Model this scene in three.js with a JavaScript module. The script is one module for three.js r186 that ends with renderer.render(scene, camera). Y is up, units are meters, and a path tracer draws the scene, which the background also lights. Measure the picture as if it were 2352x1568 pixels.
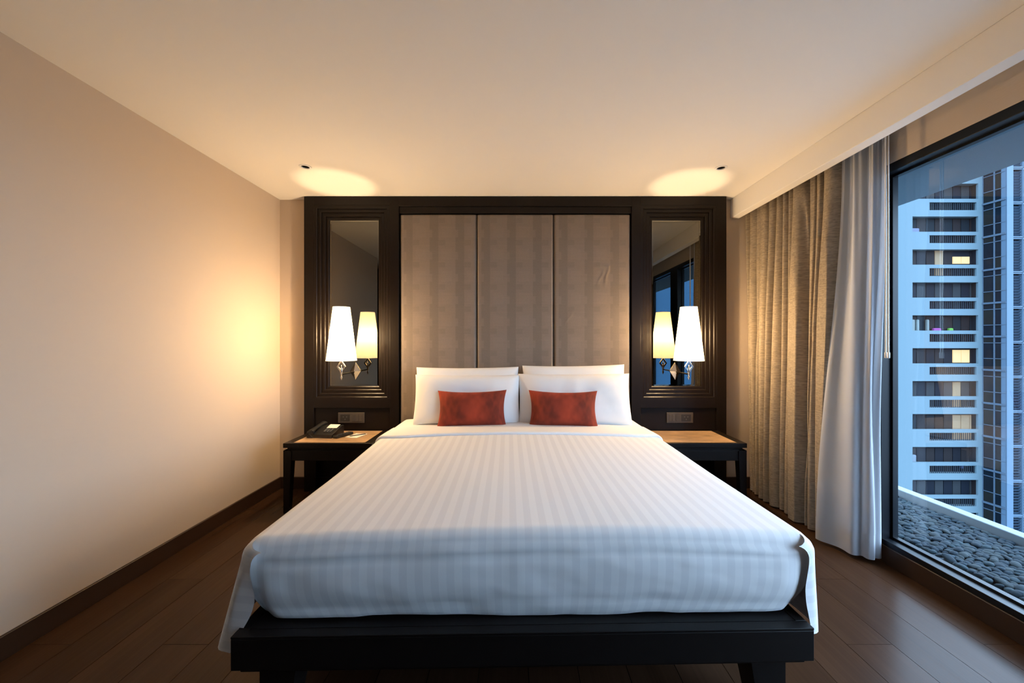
import * as THREE from 'three';
import { RoundedBoxGeometry } from 'three/addons/geometries/RoundedBoxGeometry.js';
import { mergeGeometries, mergeVertices, toCreasedNormals } from 'three/addons/utils/BufferGeometryUtils.js';

/* ---------------------------------------------------------------- camera, sky, exposure */
const scene = new THREE.Scene();
const renderer = new THREE.WebGLRenderer();
renderer.toneMapping = THREE.LinearToneMapping;
renderer.toneMappingExposure = 1.0;
renderer.shadowMap.enabled = true;

const CAM_Y = 1.26, CAM_Z = 3.383;
const camera = new THREE.PerspectiveCamera(2 * Math.atan(784 / 900) * 180 / Math.PI, 2352 / 1568, 0.05, 400);
camera.position.set(0, CAM_Y, CAM_Z);
camera.lookAt(0, CAM_Y, -10);
camera.setViewOffset(2352, 1568, -11, -1, 2352, 1568);
scene.add(camera);

const lin = (r, g, b) => new THREE.Color().setRGB(r, g, b);
scene.background = lin(8.3, 10.9, 14.4);            // even blue dusk sky
const WARM = lin(1.0, 0.69, 0.38);                 // colour of the bedside bulbs
const LAMP_CANDELA = 2.0, UP_CANDELA = 2.2;

/* ---------------------------------------------------------------- helpers */
let seed = 12345;
const rnd = () => ((seed = (seed * 1664525 + 1013904223) >>> 0) / 4294967296);
const hash = (x, y) => { let h = (x * 374761393 + y * 668265263) | 0; h = Math.imul(h ^ (h >>> 13), 1274126177); return ((h ^ (h >>> 16)) >>> 0) / 4294967296; };
const sm = (t) => t * t * (3 - 2 * t);
const mix = (a, b, t) => a + (b - a) * t;
const clamp = (x, a = 0, b = 1) => Math.max(a, Math.min(b, x));
const sstep = (a, b, x) => sm(clamp((x - a) / (b - a)));
function noise(x, y, px = 0, py = 0) {              // value noise, optionally periodic
  const ix = Math.floor(x), iy = Math.floor(y), fx = sm(x - ix), fy = sm(y - iy);
  const w = (i, p) => (p ? ((i % p) + p) % p : i);
  const a = hash(w(ix, px), w(iy, py)), b = hash(w(ix + 1, px), w(iy, py)), c = hash(w(ix, px), w(iy + 1, py)), d = hash(w(ix + 1, px), w(iy + 1, py));
  return mix(mix(a, b, fx), mix(c, d, fx), fy);
}
const sn = (x, y) => noise(x, y) * 2 - 1;
const fbm = (x, y, o = 4) => { let s = 0, a = 0.5; for (let i = 0; i < o; i++) { s += a * sn(x, y); x *= 2.03; y *= 2.03; a *= 0.5; } return s; };
function tex(w, h, f, srgb = true, rx = 1, ry = 1) { // f(u, v) -> [r, g, b] in 0..1 (linear values stored as sRGB when srgb)
  const d = new Uint8Array(w * h * 4), enc = (c) => (srgb ? (c <= 0.0031308 ? 12.92 * c : 1.055 * Math.pow(c, 1 / 2.4) - 0.055) : c);
  for (let j = 0; j < h; j++) for (let i = 0; i < w; i++) {
    const c = f((i + 0.5) / w, (j + 0.5) / h), k = (j * w + i) * 4;
    for (let n = 0; n < 3; n++) d[k + n] = Math.round(255 * clamp(enc(clamp(c[n]))));
    d[k + 3] = 255;
  }
  const t = new THREE.DataTexture(d, w, h);
  t.magFilter = THREE.LinearFilter; t.minFilter = THREE.LinearFilter;
  t.wrapS = t.wrapT = THREE.RepeatWrapping; t.repeat.set(rx, ry);
  if (srgb) t.colorSpace = THREE.SRGBColorSpace;
  t.needsUpdate = true;
  return t;
}
const std = (o) => new THREE.MeshStandardMaterial(o);
const phy = (o) => new THREE.MeshPhysicalMaterial(o);
const names = {};
function numbered(n) { const k = names[n] = (names[n] ?? -1) + 1; return k ? `${n}_${String(k).padStart(3, '0')}` : n; }
function shadows(m) { m.castShadow = m.receiveShadow = true; return m; }
function clean(g) { for (const k of Object.keys(g.attributes)) if (!['position', 'normal', 'uv'].includes(k)) g.deleteAttribute(k); return g.index ? g.toNonIndexed() : g; }
const join = (gs) => (gs.length === 1 ? gs[0] : mergeGeometries(gs.map(clean)));
function part(name, geos, mat, parent, label) {
  const m = shadows(new THREE.Mesh(join([].concat(geos)), mat));
  m.name = name; if (label) m.userData.label = label;
  parent.add(m); return m;
}
function thing(name, label, category, pos = [0, 0, 0], turn = 0, group) {
  const o = new THREE.Group(); o.name = numbered(name); o.position.set(...pos); o.rotation.y = turn;
  o.userData = { label, category }; if (group) o.userData.group = group;
  scene.add(o); return o;
}
function single(name, geos, mat, label, category, group) {
  const m = shadows(new THREE.Mesh(join([].concat(geos)), mat));
  m.name = numbered(name); m.userData = { label, category }; if (group) m.userData.group = group;
  scene.add(m); return m;
}
function structure(name, geos, mat, label) {
  const m = geos ? shadows(new THREE.Mesh(join([].concat(geos)), mat)) : new THREE.Group();
  m.name = name; m.userData = { kind: 'structure', label, category: name.split('_')[0] };
  scene.add(m); return m;
}
// box between two corners; r rounds the edges
function bx(x0, x1, y0, y1, z0, z1, r = 0) {
  const w = x1 - x0, h = y1 - y0, d = z1 - z0;
  const g = r ? new RoundedBoxGeometry(w, h, d, 2, Math.min(r, w / 2.01, h / 2.01, d / 2.01)) : new THREE.BoxGeometry(w, h, d);
  g.translate((x0 + x1) / 2, (y0 + y1) / 2, (z0 + z1) / 2); return g;
}
// box whose uv are metres, grain along z
function plankGeo(w, h, l, ou, ov) {
  const g = new THREE.BoxGeometry(w, h, l), p = g.attributes.position, u = g.attributes.uv;
  for (let i = 0; i < p.count; i++) u.setXY(i, p.getX(i) + ou, p.getZ(i) + ov);
  return g;
}
// rings of points joined into a surface; rings[k] = array of [x,y,z]
function loft(rings, closed = false, uvf) {
  const n = rings[0].length, pos = [], uv = [], idx = [];
  rings.forEach((r, j) => r.forEach((p, i) => { pos.push(...p); uv.push(...(uvf ? uvf(i, j) : [i / (n - 1), j / (rings.length - 1)])); }));
  for (let j = 0; j < rings.length - 1; j++) for (let i = 0; i < (closed ? n : n - 1); i++) {
    const a = j * n + i, b = j * n + (i + 1) % n, c = a + n, d = b + n; idx.push(a, b, d, a, d, c);
  }
  const g = new THREE.BufferGeometry();
  g.setAttribute('position', new THREE.Float32BufferAttribute(pos, 3)); g.setAttribute('uv', new THREE.Float32BufferAttribute(uv, 2));
  g.setIndex(idx); g.computeVertexNormals(); return g;
}
const grid = (nu, nv, f, uvf) => loft(Array.from({ length: nv + 1 }, (_, j) => Array.from({ length: nu + 1 }, (_, i) => f(i / nu, j / nv))), false, uvf && ((i, j) => uvf(i / nu, j / nv)));
// a moulding swept round a rectangle with mitred corners; profile = [[outward offset, z], ...]
function mitred(cx, cy, hw, hh, profile) {
  const rings = profile.map(([o, z]) => [[-1, -1], [1, -1], [1, 1], [-1, 1]].map(([sx, sy]) => [cx + sx * (hw + o), cy + sy * (hh + o), z]));
  const g = loft(rings, true); const f = g.toNonIndexed(); f.computeVertexNormals(); return f;
}
const lathe = (pts, n = 32) => new THREE.LatheGeometry(pts.map(([r, y]) => new THREE.Vector2(r, y)), n);
const moved = (g, x, y, z) => { g.translate(x, y, z); return g; };

/* ---------------------------------------------------------------- materials */
const fine = tex(256, 256, (u, v) => { const n = 0.5 + 0.5 * (0.6 * (noise(u * 128, v * 128, 128, 128) * 2 - 1) + 0.4 * (noise(u * 32, v * 32, 32, 32) * 2 - 1)); return [n, n, n]; }, false, 2, 2);
const M = {};
M.wall = std({ color: lin(0.58, 0.475, 0.375), roughness: 0.75, bumpMap: fine, bumpScale: 0.0004 });
M.ceiling = std({ color: lin(0.86, 0.83, 0.79), roughness: 0.85 });
const grainMap = tex(512, 512, (u, v) => {
  const s = noise(u * 90, v * 4, 90, 4) * 0.35 + noise(u * 220, v * 8, 220, 8) * 0.15 + noise(u * 12, v * 2, 12, 2) * 0.5, k = 0.75 + 0.5 * s;
  return [0.050 * k, 0.025 * k, 0.014 * k];
}, true, 1 / 0.6, 1 / 1.6);
const grainRough = tex(256, 256, (u, v) => { const n = 0.23 + 0.04 * noise(u * 60, v * 4, 60, 4); return [n, n, n]; }, false, 1 / 0.6, 1 / 1.6);
M.plank = [0.93, 1.0, 1.05, 0.97].map((k) => phy({ color: lin(k, k, k), map: grainMap, roughness: 1, roughnessMap: grainRough, specularIntensity: 0.15 }));
M.subfloor = std({ color: lin(0.015, 0.009, 0.006), roughness: 0.8 });
M.baseboard = std({ color: lin(0.035, 0.017, 0.009), roughness: 0.4 });
const darkRough = tex(256, 256, (u, v) => { const n = 0.30 + 0.14 * noise(u * 60, v * 5, 60, 5); return [n, n, n]; }, false, 1, 1);
M.dark = phy({ color: lin(0.0075, 0.0046, 0.0034), roughness: 1, roughnessMap: darkRough, specularIntensity: 0.4 });
M.darkMatt = phy({ color: lin(0.006, 0.005, 0.005), roughness: 0.45, specularIntensity: 0.5 });
M.mirror = std({ color: lin(0.15, 0.147, 0.135), metalness: 1, roughness: 0.0 });
M.mirrorEdge = std({ color: lin(0.17, 0.165, 0.15), metalness: 1, roughness: 0.03 });
M.frameMetal = phy({ color: lin(0.006, 0.008, 0.011), roughness: 0.35, specularIntensity: 0.45 });
M.glass = phy({ color: lin(0.86, 0.95, 1.0), transmission: 1, thickness: 0, roughness: 0, ior: 1.5 });
M.chrome = std({ color: lin(0.62, 0.57, 0.50), metalness: 1, roughness: 0.16 });
M.darkChrome = std({ color: lin(0.10, 0.085, 0.07), metalness: 1, roughness: 0.25 });
M.shade = phy({ color: lin(0.85, 0.78, 0.62), transmission: 0.4, roughness: 1, thickness: 0, side: THREE.DoubleSide, emissive: lin(1.0, 0.72, 0.36), emissiveIntensity: 6 });
M.bulb = std({ color: lin(1, 1, 1), emissive: WARM, emissiveIntensity: 6 });
M.plate = std({ color: lin(0.055, 0.045, 0.036), roughness: 0.4 });
M.plateDark = std({ color: lin(0.02, 0.017, 0.015), roughness: 0.4 });
M.blackPlastic = std({ color: lin(0.012, 0.012, 0.012), roughness: 0.3 });
M.keys = std({ color: lin(0.10, 0.10, 0.10), roughness: 0.5 });
M.paper = std({ color: lin(0.82, 0.80, 0.75), roughness: 0.9 });
M.redInk = std({ color: lin(0.35, 0.05, 0.03), roughness: 0.8 });
M.white = std({ color: lin(0.82, 0.82, 0.82), roughness: 0.5 });
const stoneMap = tex(256, 256, (u, v) => { const n = fbm(u * 5 + 3, v * 7, 4), k = 1 + 0.5 * n + 0.2 * fbm(u * 20, v * 22 + 5, 2); return [0.43 * k, 0.285 * k, 0.165 * k]; });
M.inlay = std({ map: stoneMap, roughness: 0.28 });
// linens
const weave = tex(128, 128, (u, v) => { const n = 0.5 + 0.25 * Math.sin(u * Math.PI * 64) * Math.cos(v * Math.PI * 64) + 0.2 * (noise(u * 64, v * 64, 64, 64) - 0.5); return [n, n, n]; }, false, 20, 20);
M.linen = phy({ color: lin(0.88, 0.88, 0.88), roughness: 0.85, sheen: 0.15, sheenRoughness: 0.6, bumpMap: weave, bumpScale: 0.0002 });
const stripeMap = tex(128, 8, (u) => { const a = u < 0.5 ? 1 : 0, e = sstep(0, 0.03, u) * (1 - sstep(0.5, 0.53, u)); const k = mix(0.81, 0.87, Math.max(a * e, e)); return [k, k, k * 1.005]; }, true, 1 / 0.052, 1);
M.stripe = phy({ map: stripeMap, roughness: 0.8, sheen: 0.15, sheenRoughness: 0.6 });
const velvetMap = tex(256, 256, (u, v) => { const n = 1 + 0.75 * fbm(u * 11, v * 8 + 9, 4) + 0.4 * fbm(u * 44, v * 30, 2); return [0.25 * n, 0.030 * n, 0.010 * n]; });
M.velvet = phy({ map: velvetMap, roughness: 0.9, sheen: 0.7, sheenRoughness: 0.4, sheenColor: lin(0.75, 0.16, 0.06) });
// headboard cloth: woven in broad bands with small stepped blocks
const clothPattern = (u, v) => {                    // one repeat = 0.218 m wide, 0.187 m high
  const s = (a, b, x) => sstep(a - 0.02, a + 0.02, x) * (1 - sstep(b - 0.02, b + 0.02, x));
  let dark = s(0.06, 0.40, u);
  dark = Math.max(dark, 0.55 * s(0.40, 0.66, u) * s(0.10, 0.34, v));
  dark -= 0.7 * s(0.06, 0.16, u) * s(0.45, 0.80, v);
  const light = s(0.52, 0.92, u) * s(0.45, 0.95, v);
  return 1 - 0.17 * clamp(dark) + 0.04 * light;
};
const clothMap = tex(512, 512, (u, v) => {
  const k = clothPattern((u * 3) % 1, (v * 3) % 1) * (0.93 + 0.14 * noise(u * 250, v * 250, 250, 250)) * (0.96 + 0.08 * noise(u * 6, v * 400, 6, 400));
  return [0.225 * k, 0.180 * k, 0.147 * k];
}, true, 1 / 0.654, 1 / 0.561);
M.headCloth = phy({ map: clothMap, roughness: 0.8, sheen: 0.4, sheenRoughness: 0.5, sheenColor: lin(0.5, 0.42, 0.36), bumpMap: weave, bumpScale: 0.0004 });
// curtains
const slubMap = tex(512, 512, (u, v) => {
  const s = noise(u * 14, v * 256, 14, 256) * 0.55 + noise(u * 40, v * 128, 40, 128) * 0.45, k = 0.62 + 0.75 * s;
  return [0.268 * k, 0.216 * k, 0.158 * k];
}, true, 1 / 0.5, 1 / 0.8);
M.drape = phy({ map: slubMap, roughness: 0.75, sheen: 0.25, sheenRoughness: 0.5, side: THREE.DoubleSide });
M.sheer = phy({ color: lin(0.50, 0.515, 0.55), transmission: 0.25, roughness: 1, thickness: 0, side: THREE.DoubleSide });
// outside
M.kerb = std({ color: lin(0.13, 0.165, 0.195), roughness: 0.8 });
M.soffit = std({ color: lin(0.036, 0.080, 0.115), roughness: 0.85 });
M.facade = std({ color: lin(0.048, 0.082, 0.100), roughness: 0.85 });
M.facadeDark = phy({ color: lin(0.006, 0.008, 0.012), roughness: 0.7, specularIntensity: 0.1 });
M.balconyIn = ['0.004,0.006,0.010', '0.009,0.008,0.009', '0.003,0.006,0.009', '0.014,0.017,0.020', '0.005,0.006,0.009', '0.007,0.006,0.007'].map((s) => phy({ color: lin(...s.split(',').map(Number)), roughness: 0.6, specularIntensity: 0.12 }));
M.rail = phy({ color: lin(0.012, 0.018, 0.025), roughness: 0.6, specularIntensity: 0.2 });
M.towerGlass = [[0.018, 0.022, 0.026], [0.03, 0.027, 0.022], [0.012, 0.018, 0.024]].map((c) => phy({ color: lin(c[0] * 0.22, c[1] * 0.28, c[2] * 0.34), roughness: 0.1, specularIntensity: 0.15 }));
M.towerFrame = std({ color: lin(0.022, 0.042, 0.066), roughness: 0.6 });
M.column = std({ color: lin(0.030, 0.062, 0.098), roughness: 0.7 });
M.louvre = phy({ color: lin(0.016, 0.030, 0.048), roughness: 0.6, specularIntensity: 0.2 });
M.litPane = std({ color: lin(0.1, 0.08, 0.05), emissive: lin(1.0, 0.68, 0.28), emissiveIntensity: 1.0 });
M.dimPane = std({ color: lin(0.1, 0.08, 0.05), emissive: lin(1.0, 0.55, 0.25), emissiveIntensity: 0.14 });
M.ground = std({ color: lin(0.12, 0.12, 0.12), roughness: 0.9 });

/* ---------------------------------------------------------------- the room */
const H = 2.487, XL = -2.045, XR = 2.10, ZF = 6.4;
// floor: planks run from the headboard wall towards the foot of the room
{
  const floor = structure('floor', null, null, 'dark brown wooden plank floor');
  part('subfloor', bx(XL - 0.1, XR + 0.05, -0.2, -0.016, -0.1, ZF + 0.1), M.subfloor, floor);
  const W = 0.19, lens = [0.45, 0.9, 1.3], geos = {};
  const geo = (w, l, k) => (geos[`${w.toFixed(3)}_${l.toFixed(3)}_${k}`] ??= plankGeo(w - 0.002, 0.016, l - 0.0015, k * 0.137, k * 0.31));
  let n = 0;
  for (let i = 0; i * W < XR - XL; i++) {
    const x0 = XL + i * W, w = Math.min(W, XR - x0);
    if (w < 0.02) continue;
    let z = 0, first = lens[(i * 2) % 3];
    while (z < ZF - 1e-6) {
      const l = Math.min(z === 0 ? first : 1.3, ZF - z);
      const m = part('plank', geo(w, l, n % 5), M.plank[(i * 7 + n * 3) % 4], floor);
      m.position.set(x0 + w / 2, -0.008 + (hash(i, n) - 0.5) * 0.0008, z + l / 2); z += l; n++;
    }
  }
}
// ceiling with two round holes for the downlights
const DOWN = [[-1.482, 0.637], [1.44, 0.62]];
{
  const s = new THREE.Shape([[XL - 0.1, 0.1], [XR + 0.15, 0.1], [XR + 0.15, -ZF - 0.1], [XL - 0.1, -ZF - 0.1]].map((p) => new THREE.Vector2(...p)));
  for (const [x, z] of DOWN) { const h = new THREE.Path(); h.absarc(x, -z, 0.031, 0, Math.PI * 2, true); s.holes.push(h); }
  const g = new THREE.ExtrudeGeometry(s, { depth: 0.15, bevelEnabled: false, curveSegments: 32 });
  g.rotateX(-Math.PI / 2); g.translate(0, H, 0);
  structure('ceiling', g, M.ceiling, 'plain white painted ceiling');
}
structure('wall_left', bx(XL - 0.1, XL, -0.2, H, -0.1, ZF + 0.1), M.wall, 'plain cream painted side wall');
structure('wall_back', bx(XL, XR + 0.05, -0.2, H, -0.1, 0), M.wall, 'cream painted wall behind the headboard');
structure('wall_front', bx(XL, XR + 0.15, -0.2, H, ZF, ZF + 0.1), M.dark, 'dark wood panelled wall at the foot of the room');
// window wall: openings between dark posts
const WIN = [[1.126, 1.80], [2.03, 2.84], [2.92, 3.42]], SILL = 0.10, HEAD = 2.262;
structure('wall_right', [
  bx(XR, XR + 0.15, -0.2, H, -0.1, 0.93), bx(XR, XR + 0.15, -0.2, H, 3.50, ZF + 0.1),
  bx(XR, XR + 0.15, HEAD, H, 0.93, 3.50), bx(XR + 0.012, XR + 0.15, -0.2, SILL, 0.93, 3.50),
], M.wall, 'cream painted window wall');
structure('trim_1', bx(1.842, 1.916, 2.324, H, 0, ZF, 0.004), M.ceiling, 'white curtain pelmet running under the ceiling');
function baseboard(name, g, label) { structure(name, g, M.baseboard, label); }
baseboard('baseboard_left', bx(XL, XL + 0.015, 0, 0.098, 0, ZF, 0.004), 'dark brown baseboard along the cream side wall');
baseboard('baseboard_back', [bx(XL + 0.015, -1.795, 0, 0.098, 0, 0.015, 0.004), bx(1.77, XR, 0, 0.098, 0, 0.015, 0.004)], 'dark brown baseboard beside the headboard');
baseboard('baseboard_right', bx(XR - 0.004, XR + 0.012, 0, 0.10, 0.015, ZF, 0.004), 'dark brown baseboard under the windows');
baseboard('baseboard_front', bx(XL + 0.015, XR - 0.01, 0, 0.098, ZF - 0.015, ZF, 0.004), 'dark brown baseboard at the foot of the room');
structure('trim_2', [bx(XR - 0.002, XR + 0.086, SILL, HEAD, 0.93, 1.126, 0.003), bx(XR - 0.002, XR + 0.086, SILL, HEAD, 1.80, 2.03, 0.003), bx(XR - 0.002, XR + 0.086, SILL, HEAD, 2.84, 2.92, 0.003), bx(XR - 0.002, XR + 0.086, SILL, HEAD, 3.42, 3.50, 0.003)], M.frameMetal, 'dark metal posts between the window panes');
WIN.forEach(([z0, z1], i) => {
  const w = structure(`window_${i + 1}`, null, null, ['dark framed window beside the white sheer curtain', 'dark framed window past the post', 'dark framed window at the foot of the room'][i]);
  part('window_sill', bx(XR, XR + 0.10, SILL, 0.13, z0, z1, 0.003), M.frameMetal, w);
  part('window_head', bx(XR, XR + 0.10, 2.215, HEAD, z0, z1, 0.003), M.frameMetal, w);
  part('glazing_bead', [bx(XR + 0.055, XR + 0.085, 0.13, 0.142, z0, z1), bx(XR + 0.055, XR + 0.085, 2.203, 2.215, z0, z1), bx(XR + 0.055, XR + 0.085, 0.142, 2.203, z0, z0 + 0.012), bx(XR + 0.055, XR + 0.085, 0.142, 2.203, z1 - 0.012, z1)], M.frameMetal, w);
  const p = new THREE.PlaneGeometry(z1 - z0 - 0.02, 2.07); p.rotateY(-Math.PI / 2); p.translate(XR + 0.07, 1.1725, (z0 + z1) / 2);
  part('pane', p, M.glass, w);
});

/* ---------------------------------------------------------------- headboard wall unit */
const HC = -0.013, HZ = 0.085;
{
  const hb = thing('headboard', 'tall black wooden headboard wall with grey-brown padded panels and two tinted mirrors', 'headboard', [HC, 0, 0]);
  part('backboard', bx(-1.775, 1.775, 0.004, H - 0.004, 0.002, 0.028), M.dark, hb);
  for (const s of [-1, 1]) {
    const a = (u0, u1, y0, y1, z0, z1, r) => (s > 0 ? bx(u0, u1, y0, y1, z0, z1, r) : bx(-u1, -u0, y0, y1, z0, z1, r));
    part('stile', a(1.696, 1.779, 0.002, H - 0.003, 0, HZ, 0.003), M.dark, hb);
    part('stile', a(0.98, 1.057, 0.002, H - 0.003, 0, HZ, 0.003), M.dark, hb);
    part('rail', a(1.055, 1.698, 2.41, H - 0.003, 0.028, HZ, 0.003), M.dark, hb);
    part('rail', a(1.055, 1.698, 0.703, 0.787, 0.028, HZ, 0.003), M.dark, hb);
    part('rail', a(1.055, 1.698, 0.004, 0.12, 0.028, HZ, 0.003), M.dark, hb);
    part('lower_panel', a(1.055, 1.698, 0.12, 0.703, 0.028, 0.068), M.dark, hb);
    const cx = s * 1.3765, cy = (2.303 + 0.880) / 2, hw = 0.213, hh = (2.303 - 0.880) / 2;
    part('stepped_moulding', mitred(cx, cy, hw, hh, [[-0.003, 0.028], [-0.003, 0.036], [0.004, 0.041], [0.022, 0.041], [0.022, 0.052], [0.028, 0.056], [0.052, 0.056], [0.052, 0.066], [0.058, 0.070], [0.080, 0.070], [0.080, 0.080], [0.086, 0.0845], [0.107, 0.0845]]), M.dark, hb);
    const mi = part('mirror', bx(cx - hw, cx + hw, cy - hh, cy + hh, 0.024, 0.030), M.mirror, hb, 'grey tinted mirror with a bevelled edge');
    part('bevelled_edge', mitred(cx, cy, hw - 0.016, hh - 0.016, [[0, 0.0302], [0.016, 0.0290]].map(([o, z]) => [o, z + 0.0014])), M.mirrorEdge, mi);
  }
  part('rail', bx(-0.982, 0.982, 2.403, H - 0.003, 0.028, HZ, 0.003), M.dark, hb);
  part('rail', bx(-0.982, 0.982, 2.345, 2.405, 0.028, 0.072, 0.003), M.dark, hb);
  part('rail', bx(-0.982, 0.982, 0.004, 0.30, 0.028, 0.06, 0.003), M.dark, hb);
  // three padded panels
  for (let k = 0; k < 3; k++) {
    const x0 = -0.978 + k * 0.652, x1 = x0 + 0.6505, y0 = 0.30, y1 = 2.343;
    const edge = (t, w) => Math.pow(clamp(1 - Math.pow(1 - clamp(t / w), 2)), 0.5);
    const f = (u, v) => {
      const uu = 0.5 - 0.5 * Math.cos(Math.PI * u), vv = v < 0.05 ? v * 0.3 : v > 0.95 ? 1 - (1 - v) * 0.3 : mix(0.015, 0.985, (v - 0.05) / 0.9);
      const x = mix(x0, x1, uu), y = mix(y0, y1, vv);
      let z = 0.034 + 0.040 * edge(x - x0, 0.022) * edge(x1 - x, 0.022) * edge(y1 - y, 0.022) * edge(y - y0, 0.022);
      z += 0.0035 * fbm(x * 3 + 7 * k, y * 1.2, 2) * edge(x - x0, 0.1) * edge(x1 - x, 0.1);
      if (k === 2) for (const [cx, cy, a, l, w] of [[0.72, 1.80, 1.35, 0.16, 0.004], [0.76, 1.77, 1.9, 0.14, 0.004], [0.775, 1.84, 1.6, 0.2, 0.0035], [0.74, 1.90, 0.15, 0.13, 0.004], [0.45, 1.46, 1.2, 0.10, 0.004], [0.67, 1.43, 0.2, 0.06, 0.004]]) {
        const dx = x - cx, dy = y - cy, al = dx * Math.cos(a) + dy * Math.sin(a), ac = -dx * Math.sin(a) + dy * Math.cos(a) + 0.012 * Math.sin(al * 40);
        z += 0.0045 * Math.exp(-((ac / (w * 2)) ** 2) - (al / (l * 0.5)) ** 2);
      }
      return [x, y, z];
    };
    part('padded_panel', grid(90, 170, f, (u, v) => { const p = f(u, v); return [p[0] + 0.3, p[1]]; }), M.headCloth, hb);
  }
}

/* ---------------------------------------------------------------- wall sconces */
function sconce(sx, label) {
  const t = thing('wall_sconce', label, 'lamp', [HC + sx * 1.3655, 1.01, 0.0312], 0, 'bedside sconces');
  const L = 0.27;                                  // how far the shade stands off the mirror
  const pyr = (w, h, d, z0) => { const g = new THREE.ConeGeometry(1, 1, 4, 1); g.rotateX(Math.PI / 2); g.scale(w, h, d); g.translate(0, 0, z0 + d / 2); return clean(g); };
  const flat = (g) => { const f = clean(g); f.computeVertexNormals(); return f; };
  part('wall_plate', [flat(pyr(0.046, 0.074, 0.03, 0.006)), flat((() => { const g = new THREE.CylinderGeometry(1, 1, 1, 4); g.rotateX(Math.PI / 2); g.scale(0.046, 0.074, 0.006); g.translate(0, 0, 0.003); return g; })())], M.chrome, t, 'faceted diamond wall plate');
  part('arm', [moved(new THREE.CylinderGeometry(0.0055, 0.0055, L - 0.02, 12).rotateX(Math.PI / 2), 0, -0.004, L / 2 + 0.01)], M.darkChrome, t);
  // open diamond with a spindle through it
  const rhomb = (w, h) => { const s = new THREE.Shape([new THREE.Vector2(0, h), new THREE.Vector2(w, 0), new THREE.Vector2(0, -h), new THREE.Vector2(-w, 0)]); return s; };
  const s = rhomb(0.034, 0.050); s.holes.push(new THREE.Path(rhomb(0.022, 0.032).getPoints()));
  const e = new THREE.ExtrudeGeometry(s, { depth: 0.008, bevelEnabled: true, bevelSize: 0.002, bevelThickness: 0.002, bevelSegments: 2 });
  e.translate(0, 0.055, L - 0.004); part('open_diamond', e, M.chrome, t);
  part('spindle', [moved(lathe([[0, 0], [0.006, 0.012], [0.011, 0.04], [0.007, 0.066], [0.004, 0.09], [0, 0.092]], 16), 0, -0.022, L), moved(lathe([[0, 0], [0.0085, 0.022], [0.006, 0.036], [0, 0.04]], 16), 0, -0.052, L)], M.chrome, t);
  part('lamp_holder', [moved(lathe([[0, 0], [0.012, 0.002], [0.012, 0.06], [0.016, 0.064], [0.016, 0.10], [0, 0.10]], 20), 0, 0.10, L)], M.chrome, t);
  const y0 = 0.103, y1 = 0.524, r0 = 0.113, r1 = 0.063, th = 0.0015;
  const sh = part('lamp_shade', moved(lathe([[r0, y0], [r1, y1]], 64), 0, 0, L), M.shade, t, 'tapered white fabric shade');
  const rim = (r, y) => moved(new THREE.TorusGeometry(r, 0.0016, 8, 64).rotateX(Math.PI / 2), 0, y, L);
  part('rim_wire', [rim(r0, y0), rim(r1, y1)], M.white, sh);
  const spoke = (a, y, r) => { const g = new THREE.CylinderGeometry(0.001, 0.001, r - 0.012, 6); g.rotateZ(Math.PI / 2); g.translate(0.012 + (r - 0.012) / 2, 0, 0); g.rotateY(a); return moved(g, 0, y, L); };
  part('shade_spider', [0, 1, 2].map((k) => spoke(k * 2.094, 0.18, 0.103)), M.chrome, sh);
  part('bulb', moved(lathe([[0, -0.045], [0.012, -0.042], [0.014, -0.02], [0.022, 0.0], [0.026, 0.02], [0.02, 0.045], [0.006, 0.06], [0, 0.061]], 20), 0, 0.285, L), M.bulb, t);
  const p = new THREE.PointLight(WARM, LAMP_CANDELA); p.position.set(0, 0.30, L); p.castShadow = true; p.shadow.radius = 1.0; t.add(p);
  // the beam that leaves the open top of the shade
  const up = new THREE.SpotLight(WARM, UP_CANDELA, 0, 0.345, 0.35); up.position.set(0, y1 + 0.006, L); up.target.position.set(-0.02, y1 + 1, L + 0.03); up.castShadow = true; up.shadow.radius = 1.5; t.add(up, up.target);
}
sconce(-1, 'chrome sconce with glowing tapered shade on the mirror nearer the cream side wall');
sconce(1, 'chrome sconce with glowing tapered shade on the mirror nearer the curtains');

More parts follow.
